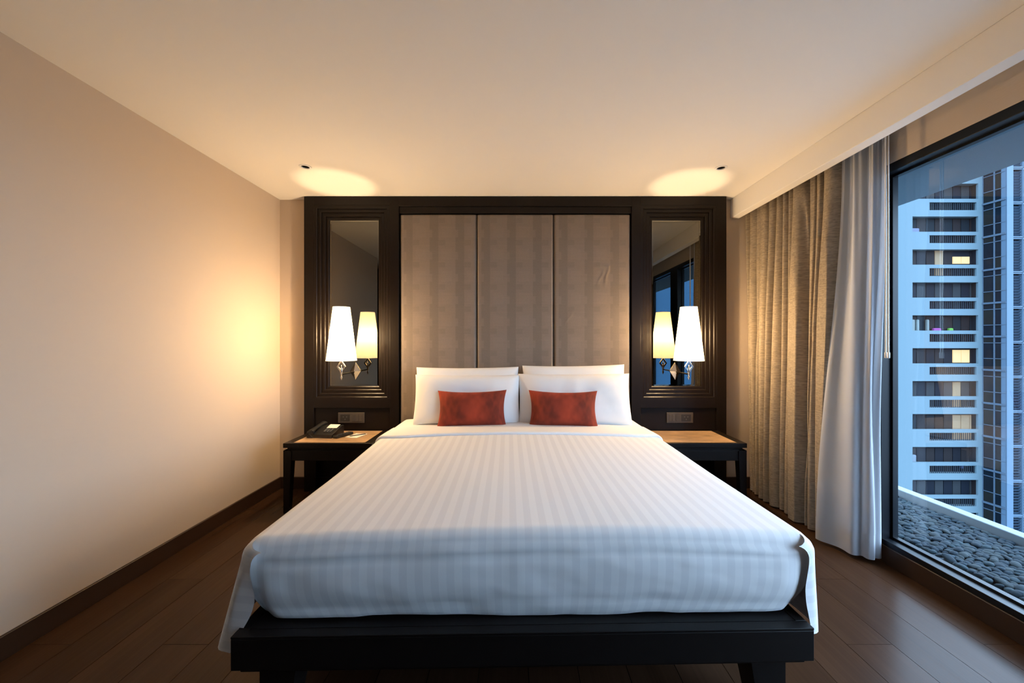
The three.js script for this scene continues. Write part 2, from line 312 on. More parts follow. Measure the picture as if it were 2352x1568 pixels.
/* ---------------------------------------------------------------- bedside tables */
function bedsideTable(s, label) {
  const t = thing('bedside_table', label, 'table', [HC + s * 1.3765, 0, 0.298], 0, 'bedside tables');
  const hw = 0.3265, hd = 0.211, T = 0.516;
  part('table_top', (() => {                        // frame round the inlay
    const out = [bx(-hw, hw, T - 0.034, T - 0.006, -hd, hd, 0.003)];
    out.push(bx(-hw, -hw + 0.062, T - 0.012, T, -hd, hd, 0.003), bx(hw - 0.062, hw, T - 0.012, T, -hd, hd, 0.003), bx(-hw + 0.06, hw - 0.06, T - 0.012, T, hd - 0.026, hd, 0.003), bx(-hw + 0.06, hw - 0.06, T - 0.012, T, -hd, -hd + 0.012, 0.003));
    return out;
  })(), M.dark, t);
  const g = bx(-hw + 0.062, hw - 0.062, T - 0.006, T - 0.0008, -hd + 0.012, hd - 0.026);
  part('inlay', g, M.inlay, t, 'polished tan stone inlay');
  part('neck', bx(-hw + 0.022, hw - 0.022, T - 0.053, T - 0.034, -hd + 0.02, hd - 0.02), M.dark, t);
  part('apron', [bx(-hw + 0.05, hw - 0.05, 0.386, T - 0.053, hd - 0.032, hd - 0.008, 0.003), bx(-hw + 0.05, hw - 0.05, 0.386, T - 0.053, -hd + 0.008, -hd + 0.032, 0.003), bx(-hw + 0.008, -hw + 0.032, 0.386, T - 0.053, -hd + 0.05, hd - 0.05, 0.003), bx(hw - 0.032, hw - 0.008, 0.386, T - 0.053, -hd + 0.05, hd - 0.05, 0.003)], M.dark, t);
  for (const a of [-1, 1]) for (const b of [-1, 1]) {
    const w = 0.058, rings = [[0, 0.040], [0.386, 0.056], [T - 0.062, w], [T - 0.053, w - 0.012]].map(([y, k]) => { const x1 = a * (hw - 0.002), x0 = x1 - a * k, z1 = b * (hd - 0.002), z0 = z1 - b * k; return [[x0, y, z0], [x1, y, z0], [x1, y, z1], [x0, y, z1]]; });
    const q = loft(rings, true).toNonIndexed(); q.computeVertexNormals(); part('leg', q, M.dark, t);
  }
  return t;
}
bedsideTable(-1, 'black bedside table with a tan inlaid top carrying the telephone');
bedsideTable(1, 'black bedside table with an empty tan inlaid top next to the curtains');

// outlet plates on the headboard
function outlet(x, label, flip) {
  const t = thing('outlet_plate', label, 'outlet', [x, 0.62, 0.0685], 0, 'outlet plates on the headboard');
  part('cover_plate', bx(-0.112, 0.112, -0.044, 0.044, 0, 0.009, 0.004), M.plate, t);
  const f = flip ? -1 : 1;
  part('socket', [bx(-0.092 * f - 0.0, -0.092 * f + 0.001, -0.028, 0.028, 0.008, 0.0085), bx(Math.min(-0.092 * f, -0.012 * f), Math.max(-0.092 * f, -0.012 * f), -0.029, 0.029, 0.008, 0.0105, 0.002)], M.plateDark, t);
  const sx = -0.052 * f;
  part('socket_holes', [[-0.014, 0.008], [0.014, 0.008], [0, -0.013]].map(([dx, dy]) => moved(new THREE.CylinderGeometry(0.0042, 0.0042, 0.002, 14).rotateX(Math.PI / 2), sx + dx, dy, 0.0105)), M.keys, t);
  for (let k = 0; k < 3; k++) { const c = (0.012 + 0.028 * k + 0.013) * f; part('rocker_switch', bx(c - 0.0125, c + 0.0125, -0.028, 0.028, 0.008, 0.0125, 0.002), M.plate, t); }
}
outlet(-1.397, 'dark outlet and switch plate above the telephone', false);
outlet(1.377, 'dark outlet and switch plate above the empty bedside table', true);

/* ---------------------------------------------------------------- things on the table */
{
  const TY = 0.5165;
  const t = thing('telephone', 'black desk telephone with handset and pale label card', 'telephone', [-1.522, TY, 0.262], -0.10);
  // wedge-shaped body
  const prof = new THREE.Shape([[-0.085, 0], [0.085, 0], [0.085, 0.018], [0.055, 0.026], [-0.06, 0.062], [-0.085, 0.058]].map((p) => new THREE.Vector2(...p)));
  const body = new THREE.ExtrudeGeometry(prof, { depth: 0.20, bevelEnabled: true, bevelSize: 0.004, bevelThickness: 0.004, bevelSegments: 2 });
  body.rotateY(-Math.PI / 2); body.translate(0.10, 0.004, 0); part('body', body, M.blackPlastic, t);
  const sl = Math.atan2(0.036, 0.115);
  const onTop = (g, x, u, lift = 0) => { g.rotateX(sl); g.translate(x, 0.0305 + Math.sin(sl) * (0.055 - u) + lift, u); return g; };
  part('label_card', onTop(new RoundedBoxGeometry(0.085, 0.0012, 0.058, 2, 0.0005), 0.045, -0.036, 0.0085), M.paper, t, 'pale printed card');
  for (let r = 0; r < 4; r++) for (let c = 0; c < 3; c++) part('key', onTop(new RoundedBoxGeometry(0.016, 0.006, 0.009, 2, 0.002), 0.018 + c * 0.024, 0.006 + r * 0.013, 0.0085), M.keys, t);
  const hs = part('handset', (() => {
    const rings = []; for (let i = 0; i <= 20; i++) { const u = i / 20, z = mix(-0.095, 0.095, u), e = Math.pow(Math.abs(u * 2 - 1), 3), r = 0.017 + 0.010 * e, y = 0.072 - 0.036 * u - 0.008 * e + 0.012; rings.push(Array.from({ length: 13 }, (_, k) => { const a = k / 12 * Math.PI * 2; return [-0.068 + Math.cos(a) * r * 1.1, y + Math.sin(a) * r * 0.75, z]; })); }
    const cap = (ring) => { const c = ring.reduce((s, p) => s.map((v, n) => v + p[n] / ring.length), [0, 0, 0]); return ring.map(() => c); };
    return loft([cap(rings[0]), ...rings, cap(rings[20])]);
  })(), M.blackPlastic, t);
  const cord = new THREE.CatmullRomCurve3(Array.from({ length: 90 }, (_, i) => { const u = i / 89, a = u * 22 * Math.PI; return new THREE.Vector3(-0.068 + u * 0.09 + 0.003 * Math.cos(a), 0.010 + 0.02 * (1 - u) ** 3 + 0.003 * Math.sin(a), 0.098 + 0.022 * Math.sin(u * Math.PI)); }));
  part('cord', new THREE.TubeGeometry(cord, 260, 0.0013, 6), M.blackPlastic, t);
}
{
  const t = thing('remote_control', 'slim black remote control lying between the telephone and the notepaper', 'remote control', [-1.372, 0.5158, 0.285], -0.42);
  part('body', moved(new RoundedBoxGeometry(0.046, 0.02, 0.165, 3, 0.007), 0, 0.01, 0), M.blackPlastic, t);
  for (let r = 0; r < 7; r++) for (let c = 0; c < 3; c++) part('button', moved(new THREE.CylinderGeometry(0.0042, 0.0045, 0.003, 10), (c - 1) * 0.012, 0.0208, -0.062 + r * 0.018), M.keys, t);
}
{
  const t = thing('notepaper', 'small white notepaper sheet with a printed line on the bedside table', 'paper', [-1.27, 0.5158, 0.275], -0.25);
  part('sheet', bx(-0.05, 0.05, 0, 0.003, -0.07, 0.07), M.paper, t);
  part('printed_line', bx(-0.04, 0.04, 0.003, 0.0032, -0.062, -0.056), M.redInk, t);
  const p = thing('pen', 'thin dark pen lying across the white notepaper', 'pen', [-1.262, 0.5226, 0.272], -0.9);
  part('barrel', new THREE.CylinderGeometry(0.0036, 0.0036, 0.12, 12).rotateX(Math.PI / 2), M.keys, p);
  part('tip', moved(new THREE.ConeGeometry(0.0036, 0.012, 12).rotateX(Math.PI / 2), 0, 0, 0.066), M.chrome, p);
}

/* ---------------------------------------------------------------- bed */
const BED = [0.005, 0, 0.095], BT = 0.021;
{
  const t = thing('platform_bed', 'low black wooden platform bed base with tapered corner legs', 'bed', BED, BT);
  const cx = -0.016, hw = 0.925, L = 2.048;
  part('apron', bx(cx - hw, cx + hw, 0.2336, 0.332, 0.01, L, 0.003), M.darkMatt, t);
  part('deck_border', [bx(cx - hw, cx + hw, 0.332, 0.340, L - 0.035, L, 0.002), bx(cx - hw, cx - hw + 0.035, 0.332, 0.340, 0.01, L - 0.036, 0.002), bx(cx + hw - 0.035, cx + hw, 0.332, 0.340, 0.01, L - 0.036, 0.002)], M.darkMatt, t);
  part('deck', bx(cx - hw + 0.037, cx + hw - 0.037, 0.330, 0.3392, 0.012, L - 0.037), M.darkMatt, t);
  part('plinth', bx(cx - hw + 0.018, cx + hw - 0.018, 0.2156, 0.2336, 0.03, L - 0.018, 0.002), M.darkMatt, t);
  for (const a of [-1, 1]) for (const [zf, s] of [[0.06, 1], [L - 0.045, -1]]) {
    const rings = [[0, 0.085], [0.2156, 0.118]].map(([y, k]) => { const x1 = cx + a * (hw - 0.062), x0 = x1 - a * k, z0 = zf, z1 = zf + s * k; return [[x0, y, z0], [x1, y, z0], [x1, y, z1], [x0, y, z1]]; });
    const q = loft(rings, true).toNonIndexed(); q.computeVertexNormals(); part('leg', q, M.darkMatt, t);
  }
}
{
  const m = single('mattress', new RoundedBoxGeometry(1.85, 0.242, 1.93, 4, 0.05), M.linen, 'thick white mattress under the striped duvet', 'mattress');
  m.position.set(BED[0] + Math.sin(BT) * 1.0, 0.340 + 0.122, BED[2] + 0.985); m.rotation.y = BT;
}
// duvet: laid over the mattress, tucked in at the foot, hanging free at the sides
const DW = 0.962;
const crown = (x, z) => 0.600 + 0.028 * (1 - Math.pow(Math.abs(x) / DW, 2.2)) + 0.014 * sstep(1.4, 0.5, z) + 0.0035 * fbm(x * 2.2 + 4, z * 1.6, 3);
// point of a sheet across the bed at arc length s from the middle; lift raises it, drop = how far it hangs
function across(s, z, lift = 0) {
  const sg = Math.sign(s) || 1, a = Math.abs(s), r = 0.045 + lift, flatEnd = DW - 0.045;
  if (a <= flatEnd) return [s, crown(s, z) + lift];
  const y0 = crown(sg * flatEnd, z) + lift, q = a - flatEnd, arc = r * Math.PI / 2;
  if (q < arc) { const t = q / r; return [sg * (flatEnd + Math.sin(t) * r), y0 - r * (1 - Math.cos(t))]; }
  const d = q - arc;
  const out = (sg < 0 ? 0.42 : 0.02) * d + 0.020 * Math.sin(z * 9 + sg) * sstep(0.02, 0.3, d) + 0.010 * Math.sin(z * 23 + 2) * sstep(0.05, 0.3, d);
  return [sg * (flatEnd + r + out * 0.6 + 0.012 * sstep(0, 0.3, d)), y0 - r - d];
}
{
  const t = thing('duvet', 'white satin-striped duvet tucked in at the foot of the bed', 'duvet', [BED[0] + 0.006, 0, BED[2]], BT);
  const Z0 = 0.60, Z1 = 1.938, R = 0.042;            // Z1: where the top starts to turn down
  const SW = DW - 0.045 + 0.045 * 0.9;
  // top and foot
  const LT = Z1 - Z0, LA = R * Math.PI / 2, LF = 0.215, LU = 0.05, total = LT + LA + LF + LU;
  const NV = 130;
  const f = (u, v) => {
    const s = mix(-SW, SW, u), l = v * total;
    if (l <= LT) { const z = Z0 + l, p = across(s, z); return [p[0], p[1], z]; }
    const base = across(s, Z1), yTop = base[1], q = l - LT, e = Math.abs(s) / SW;
    const round = 1 - 0.10 * sstep(0.90, 1.0, e);
    if (q < LA) { const a = q / R; return [base[0] * (1 - 0.004 * a), yTop - R * (1 - Math.cos(a)), Z1 + Math.sin(a) * R * round]; }
    const d = q - LA;
    const dn = clamp(d / LF), bulge = 0.022 * Math.sin(Math.PI * clamp(dn * 0.94 + 0.06)) - 0.006 * Math.exp(-(((dn - 0.13 + 0.03 * Math.sin(s * 3)) / 0.05) ** 2)) + 0.013 * fbm(s * 2.5 + 11, dn * 1.8, 4) - 0.004 * Math.exp(-(((dn - 0.80 + 0.05 * Math.sin(s * 4 + 1)) / 0.06) ** 2));
    const shrink = 1 - 0.012 * dn - 0.045 * Math.pow(dn, 4);
    const edge = 1 - sstep(0.88, 1.0, e);
    const yb = 0.3440 + 0.016 * (0.5 + fbm(s * 3.6 + 2, 4, 3)), y = mix(yTop - R, yb, dn);
    if (d <= LF) return [base[0] * shrink, y, Z1 + R * round + bulge * mix(0.3, 1, edge) - 0.03 * dn * sstep(0.93, 1, e)];
    const w = (d - LF) / LU;
    return [base[0] * shrink, yb - 0.004 + 0.004 * w, Z1 + R * round - 0.045 * w - 0.03 * sstep(0.93, 1, e)];
  };
  const g = grid(150, NV, f, (u, v) => [mix(-SW, SW, u), v * total]);
  part('cover', g, M.stripe, t, 'white satin stripe cover');
  // hanging sides, each turning in a little round the corner of the mattress
  for (const sg of [-1, 1]) {
    const HANG = sg < 0 ? 0.295 : 0.268, S0 = DW - 0.045 + 0.01, S1 = DW - 0.045 + 0.0707 + HANG, ZL = 1.962;
    const fs = (u, v) => {
      const z = mix(Z0, ZL + (sg < 0 ? 0.13 : 0.085), u), s = mix(S0, S1, v), zz = Math.min(z, ZL);
      const p = across(sg * s, zz), over = z - ZL, dv = clamp((s - S0 - 0.06) / HANG);
      let x = p[0], y = p[1] - 0.004, zo = zz;
      if (over > 0) {
        const rr = 0.038, a = Math.min(over / rr, 1.45), more = Math.max(0, over - 1.45 * rr), k = mix(0.25, 0.85, sstep(0, 0.45, dv)) * (1 - 0.5 * sstep(0.5, 1, dv));
        zo = ZL + Math.sin(a) * rr + more * 0.12; x -= sg * ((1 - Math.cos(a)) * rr + more * k); y -= 0.012 * a * (1 - dv);
      }
      return [x, y, zo];
    };
    const gs = grid(110, 36, fs, (u, v) => [sg * mix(S0, S1, v), u * 1.45]);
    part('hanging_side', gs, M.stripe, t);
  }
  // turned-down band of plain sheet near the pillows
  const FZ0 = 0.36, FZ1 = 0.668, S = DW + 0.045 + 0.20;
  const band = grid(150, 20, (u, v) => {
    const s = mix(-S, S, u), l = v * 1.12, z = l < 1 ? mix(FZ0, FZ1, l) : FZ1 + 0.006 * Math.sin((l - 1) / 0.12 * Math.PI), wob = 0.010 * fbm(s * 2 + 1, 3, 2) - 0.05 * sstep(0.75, 1.15, Math.abs(s));
    const lift = l < 1 ? 0.008 + 0.009 * l : 0.017 * (1 - (l - 1) / 0.12);
    const p = across(s, z, lift); return [p[0], p[1], z + wob * l];
  }, (u, v) => [u * 2.4, v * 0.3]);
  part('turned_down_sheet', band, M.linen, t, 'plain white turned-down band');
}
{ // plain sheet under the pillows
  const g = grid(120, 24, (u, v) => { const s = mix(-DW - 0.2, DW + 0.2, u), z = mix(0.02, 0.40, v), p = across(s, z, 0.004); return [p[0] * 0.995, p[1], z]; }, (u, v) => [u * 2.2, v * 0.5]);
  const m = single('bed_sheet', g, M.linen, 'plain white bed sheet under the pillows', 'sheet');
  m.position.set(BED[0] + 0.006, 0, BED[2]); m.rotation.y = BT;
}

// pillows -------------------------------------------------------------
function pillowGeo(w, h, t, pinch, ears, k, wr) {
  const N = 44, side = (sgn) => grid(N, N, (u, v) => {
    const a = Math.sin((u - 0.5) * Math.PI), b = Math.sin((v - 0.5) * Math.PI);
    const x = a * w / 2 * (1 - pinch * (1 - b * b) * a * a), y = b * h / 2 * (1 - pinch * 1.5 * (1 - a * a) * b * b);
    const pa = Math.max(0, 1 - Math.pow(Math.abs(a), ears)), pb = Math.max(0, 1 - Math.pow(Math.abs(b), ears));
    let z = t / 2 * Math.pow(pa * pb, 0.55) * (1 + 0.18 * fbm(x * 4 + k * 9, y * 4 + k, 2));
    z += wr * Math.pow(pa * pb, 0.5) * fbm(x * 14 + k * 5 + sgn, y * 9, 3);
    return [x, y, sgn * Math.max(z, 0.0006)];
  }, (u, v) => [u * w, v * h]);
  const f = side(1), b = side(-1); b.setIndex([...b.index.array].reverse().map((x) => x)); b.computeVertexNormals();
  return mergeGeometries([f, b]);
}
function pillow(name, geo, mat, pos, tilt, roll, yaw, label, cat, group) {
  const m = single(name, geo, mat, label, cat, group);
  m.position.set(...pos); m.rotation.set(-tilt, yaw, roll, 'YXZ'); return m;
}
const PG = 'white pillows against the headboard';
pillow('pillow', pillowGeo(0.84, 0.445, 0.15, 0.03, 5, 1, 0.008), M.linen, [-0.405, 0.834, 0.190], 0.16, 0.005, 0, 'back white pillow of the pair nearer the telephone, its top edge peeking out', 'pillow', PG);
pillow('pillow', pillowGeo(0.84, 0.46, 0.15, 0.03, 5, 2, 0.008), M.linen, [0.468, 0.843, 0.190], 0.16, 0.012, 0, 'back white pillow of the pair nearer the curtains, its top edge peeking out', 'pillow', PG);
pillow('pillow', pillowGeo(0.83, 0.40, 0.19, 0.03, 4, 3, 0.010), M.linen, [-0.388, 0.806, 0.318], 0.26, -0.004, 0.02, 'front white pillow behind the red cushion nearer the telephone', 'pillow', PG);
pillow('pillow', pillowGeo(0.88, 0.41, 0.19, 0.03, 4, 4, 0.010), M.linen, [0.450, 0.810, 0.318], 0.26, 0.004, -0.02, 'front white pillow behind the red cushion nearer the curtains', 'pillow', PG);
const CG = 'rust red velvet cushions';
pillow('cushion', pillowGeo(0.52, 0.285, 0.14, 0.085, 3.2, 6, 0.005), M.velvet, [-0.335, 0.758, 0.452], 0.30, 0.01, 0.02, 'rust red velvet cushion nearer the telephone, its corner ear raised', 'cushion', CG);
pillow('cushion', pillowGeo(0.52, 0.285, 0.15, 0.09, 3.2, 8, 0.006), M.velvet, [0.347, 0.756, 0.452], 0.30, -0.012, -0.02, 'rust red velvet cushion nearer the curtains, with a sagging top edge', 'cushion', CG);

/* ---------------------------------------------------------------- curtains */
{
  const TOPY = 2.44;
  // folds of uneven width: boundaries drift and widen as the cloth falls
  const NF = 12, fw = Array.from({ length: NF }, (_, i) => 0.45 + 1.1 * hash(i, 71) + (i === 8 || i === 11 ? 0.8 : 0));
  function foldAt(u, dn) {
    const w = fw.map((k, i) => k * (1 + 0.30 * Math.sin(i * 2.4 + dn * (1.2 + hash(i, 5) * 1.6)))), tot = w.reduce((a, b) => a + b, 0);
    let c = u * tot; for (let i = 0; i < NF; i++) { if (c <= w[i] || i === NF - 1) return [i, clamp(c / w[i]), w[i] / tot * NF]; c -= w[i]; }
  }
  const t = thing('curtain', 'grey-brown slubbed fabric drape gathered beside the headboard', 'curtain', [0, 0, 0]);
  const NU = 320, NV = 70;
  const fd = (u, v) => {
    const y = mix(0.012, TOPY, v), dn = 1 - v;
    const z0 = 0.045 + 0.012 * dn, z1 = mix(1.005, 0.93, sstep(0, 1, dn));
    const [i, q, wd] = foldAt(u, dn), ph = q * Math.PI * 2;
    const lump = 0.8 + 0.4 * noise(i * 3.7, dn * 2.2), amp = mix(0.038, 0.064, sstep(0, 0.5, dn)) * Math.pow(wd, 0.5) * (0.85 + 0.5 * hash(i, 33)) * lump;
    const ridge = 2 * Math.pow(Math.max(0, Math.sin(q * Math.PI)), 0.62) - 1.15;
    let x = 2.000 + 0.008 * dn - amp * ridge + 0.006 * Math.sin(q * 9 + i + dn * 3) * Math.sin(q * Math.PI);
    const z = mix(z0, z1, u) - 0.007 * Math.sin(ph) * wd + 0.010 * (noise(i * 1.7, v * 2.2 + 7) - 0.5) * Math.sin(q * Math.PI);
    // a few pinched creases where a fold collapses
    for (const [cu, sl, d0, d1, a] of [[0.66, 0.10, 0.06, 0.40, 0.022], [0.10, 0.07, 0.20, 0.55, 0.016], [0.80, -0.16, 0.45, 0.95, 0.014]]) x += a * Math.exp(-(((u - cu - sl * (dn - d0)) / 0.013) ** 2)) * sstep(d0, d0 + 0.08, dn) * (1 - sstep(d1 - 0.12, d1, dn));
    x -= 0.045 * Math.exp(-((u / 0.05) ** 2)) * sstep(0.5, 0.0, dn);
    return [clamp(x, 1.925, 2.085), y, z];
  };
  part('drape', grid(NU, NV, fd, (u, v) => [u * 2.2, v * 2.43]), M.drape, t);
}
{
  const TOPY = 2.44, t = thing('sheer_curtain', 'white sheer curtain with a deep hem hanging beside the window', 'curtain', [0, 0, 0]);
  const NU = 200, NV = 70;
  const path = (u, dn) => {                         // plan of the cloth from the drape to the window post
    const k = sstep(0.05, 1.0, dn), P = [[mix(1.995, 1.905, k), mix(0.985, 0.90, k)], [mix(2.005, 1.955, k), mix(1.11, 1.20, k)], [mix(2.062, 2.075, k), mix(1.20, 1.135, sstep(0.1, 0.75, dn))]];
    const a = (1 - u) ** 2, b = 2 * u * (1 - u), c = u * u;
    return [a * P[0][0] + b * P[1][0] + c * P[2][0], a * P[0][1] + b * P[1][1] + c * P[2][1]];
  };
  const fs = (u, v) => {
    const y0 = 0.018 + 0.010 * u, y = mix(y0, TOPY, v), dn = 1 - v, p = path(u, dn), q = path(Math.min(1, u + 0.01), dn), r = path(Math.max(0, u - 0.01), dn);
    let nx = q[1] - r[1], nz = -(q[0] - r[0]); const l = Math.hypot(nx, nz) || 1; nx /= l; nz /= l;
    const ph = (u + 0.05 * Math.sin(u * 7 + dn * 1.5)) * 3.2 * Math.PI * 2, amp = mix(0.015, 0.020, dn) * (0.6 + 0.7 * noise(u * 3.2 + 1, 4));
    const w = amp * Math.sin(ph) + 0.004 * Math.sin(ph * 2.7 + 1) * sstep(0.6, 0.0, dn) + 0.03 * Math.exp(-(((u - 0.80) / 0.06) ** 2)) * sstep(0.55, 0.95, dn);
    return [Math.min(2.085, p[0] - nx * w), y, p[1] - nz * w];
  };
  const cloth = part('cloth', grid(NU, NV, fs, (u, v) => [u * 1.5, v * 2.4]), M.sheer, t);
  // deep hem: a second layer of cloth
  const hem = grid(NU, 8, (u, v) => { const p = fs(u, v * 0.055); return [p[0] - 0.0025, p[1], p[2] + 0.0015]; });
  part('hem', hem, M.sheer, t, 'doubled hem');
  part('hem_stitch', grid(NU, 2, (u, v) => { const p = fs(u, 0.055 + v * 0.0022); return [p[0] - 0.0035, p[1], p[2] + 0.002]; }), M.sheer, cloth);
}
for (const [x, z, lab] of [[2.020, 1.238, 'thin pale curtain wand hanging nearer the sheer curtain'], [2.022, 1.252, 'thin pale curtain wand hanging nearer the window']]) {
  const t = thing('curtain_wand', lab, 'wand', [x, 1.18, z], 0, 'curtain wands');
  part('rod', moved(new THREE.CylinderGeometry(0.0036, 0.0036, 1.25, 12), 0, 0.625, 0), M.white, t);
  part('end_cap', moved(lathe([[0, 0], [0.006, 0.003], [0.006, 0.03], [0.0045, 0.034]], 14), 0, -0.01, 0), M.white, t);
}
{
  const t = thing('curtain_track', 'white curtain track hidden inside the pelmet', 'track', [0, 0, 0]);
  part('rail', [bx(1.975, 2.005, 2.452, 2.486, 0.02, 6.3, 0.003), bx(2.04, 2.07, 2.452, 2.486, 0.02, 6.3, 0.003)], M.white, t);
}

/* ---------------------------------------------------------------- wardrobe beside the place of the camera, it keeps the foot of the bed in shade */
{
  const t = thing('wardrobe', 'tall dark wood wardrobe along the side wall behind the viewpoint', 'wardrobe', [XL + 0.016, 0, 2.9]);
  part('body', bx(0, 0.56, 0.004, 2.40, 0, 3.4, 0.004), M.dark, t);
  for (let k = 0; k < 4; k++) { const d = part('door', bx(0.562, 0.582, 0.08, 2.38, 0.004 + k * 0.85, 0.846 + k * 0.85, 0.003), M.dark, t); part('handle', bx(0.585, 0.60, 0.95, 1.25, (k % 2 ? 0.05 : 0.78) + k * 0.85, (k % 2 ? 0.065 : 0.795) + k * 0.85, 0.003), M.chrome, d); }
}

/* ---------------------------------------------------------------- downlights */
DOWN.forEach(([x, z], i) => {
  const t = thing('downlight', ['small recessed ceiling downlight, switched off, nearer the cream side wall', 'small recessed ceiling downlight, switched off, nearer the curtain pelmet'][i], 'light', [x, H, z], 0, 'recessed downlights');
  part('trim_ring', lathe([[0.027, 0.004], [0.026, -0.002], [0.030, -0.005], [0.040, -0.003], [0.041, -0.0002], [0.032, -0.0002]], 40), M.white, t);
  part('baffle', lathe([[0.0265, 0.003], [0.022, 0.03], [0.018, 0.06], [0, 0.061]], 32), M.blackPlastic, t);
});

/* ---------------------------------------------------------------- outside: planter, overhang, buildings */
const PEB = 0.118;
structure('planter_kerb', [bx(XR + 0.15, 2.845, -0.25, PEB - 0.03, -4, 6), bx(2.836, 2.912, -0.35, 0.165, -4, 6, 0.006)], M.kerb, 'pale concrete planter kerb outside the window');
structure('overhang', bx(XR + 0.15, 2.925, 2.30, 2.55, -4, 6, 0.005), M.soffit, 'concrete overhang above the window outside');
{
  const geos = Array.from({ length: 8 }, (_, k) => {
    const g = mergeVertices(new THREE.IcosahedronGeometry(1, 2).deleteAttribute('normal').deleteAttribute('uv')), p = g.attributes.position;
    for (let i = 0; i < p.count; i++) { const x = p.getX(i), y = p.getY(i), z = p.getZ(i), s = 1 + 0.13 * sn(x * 1.3 + k * 7, z * 1.3 + y + k * 3); p.setXYZ(i, x * s * 0.0165, y * s * 0.0105, z * s * 0.0235); }
    g.computeVertexNormals(); return g;
  });
  const mats = [[0.010, 0.021, 0.030], [0.015, 0.029, 0.037], [0.006, 0.014, 0.021], [0.018, 0.027, 0.031], [0.011, 0.020, 0.027]].map((c) => phy({ color: lin(...c), roughness: 0.8, specularIntensity: 0.3 }));
  const spots = [];
  for (let z = -0.6; z < 2.9; z += 0.0355) for (let x = 2.275, r = 0; x < 2.825; x += 0.031, r++) spots.push([x + (rnd() - 0.5) * 0.014, z + (r % 2) * 0.0178 + (rnd() - 0.5) * 0.016, rnd(), rnd(), rnd()]);
  // how large a pebble shows in the photograph (0: outside the frame or behind the post)
  const shown = ([x, z]) => { const d = CAM_Z - z, px = 1187 + 900 * x / d, py = 785 + 900 * (CAM_Y - PEB) / d; return d > 0.3 && px > 2058 && px < 2352 && py > 1130 && (py - 785) / (px - 1187) < 0.508 ? 1 / d : 0; };
  const order = spots.map((s) => [shown(s), s]).sort((a, b) => b[0] - a[0]);
  const place = (o, s) => { o.position.set(s[0], PEB - 0.006 + (s[2] - 0.5) * 0.012, s[1]); o.rotation.set((s[3] - 0.5) * 0.7, s[2] * 6.28, (s[4] - 0.5) * 0.7); const k = 0.85 + 0.5 * s[4]; o.scale.set(k, k, k * (0.85 + 0.3 * s[3])); };
  const rest = [];
  let made = 0;
  for (const [w, s] of order) {
    if (made < 300 && w > 0) {
      const m = shadows(new THREE.Mesh(geos[Math.floor(s[2] * 8)], mats[Math.floor(s[3] * 5)]));
      m.name = numbered('pebble'); m.userData = { label: 'smooth grey pebble in the planter outside the window', category: 'pebble', group: 'pebbles in the planter' };
      place(m, s); scene.add(m); made++;
    } else rest.push(s);
  }
  const inst = shadows(new THREE.InstancedMesh(geos[0], phy({ color: lin(1, 1, 1), roughness: 0.8, specularIntensity: 0.3 }), rest.length)), o = new THREE.Object3D();
  rest.forEach((s, i) => { place(o, s); o.updateMatrix(); inst.setMatrixAt(i, o.matrix); inst.setColorAt(i, mats[Math.floor(s[3] * 5)].color); });
  inst.name = 'pebble_bed'; inst.userData = { kind: 'stuff', label: 'bed of grey pebbles further along the planter', category: 'pebbles' };
  scene.add(inst);
}
structure('ground', bx(-4000, 4000, -46, -45, -4000, 4000), M.ground, 'street level far below');

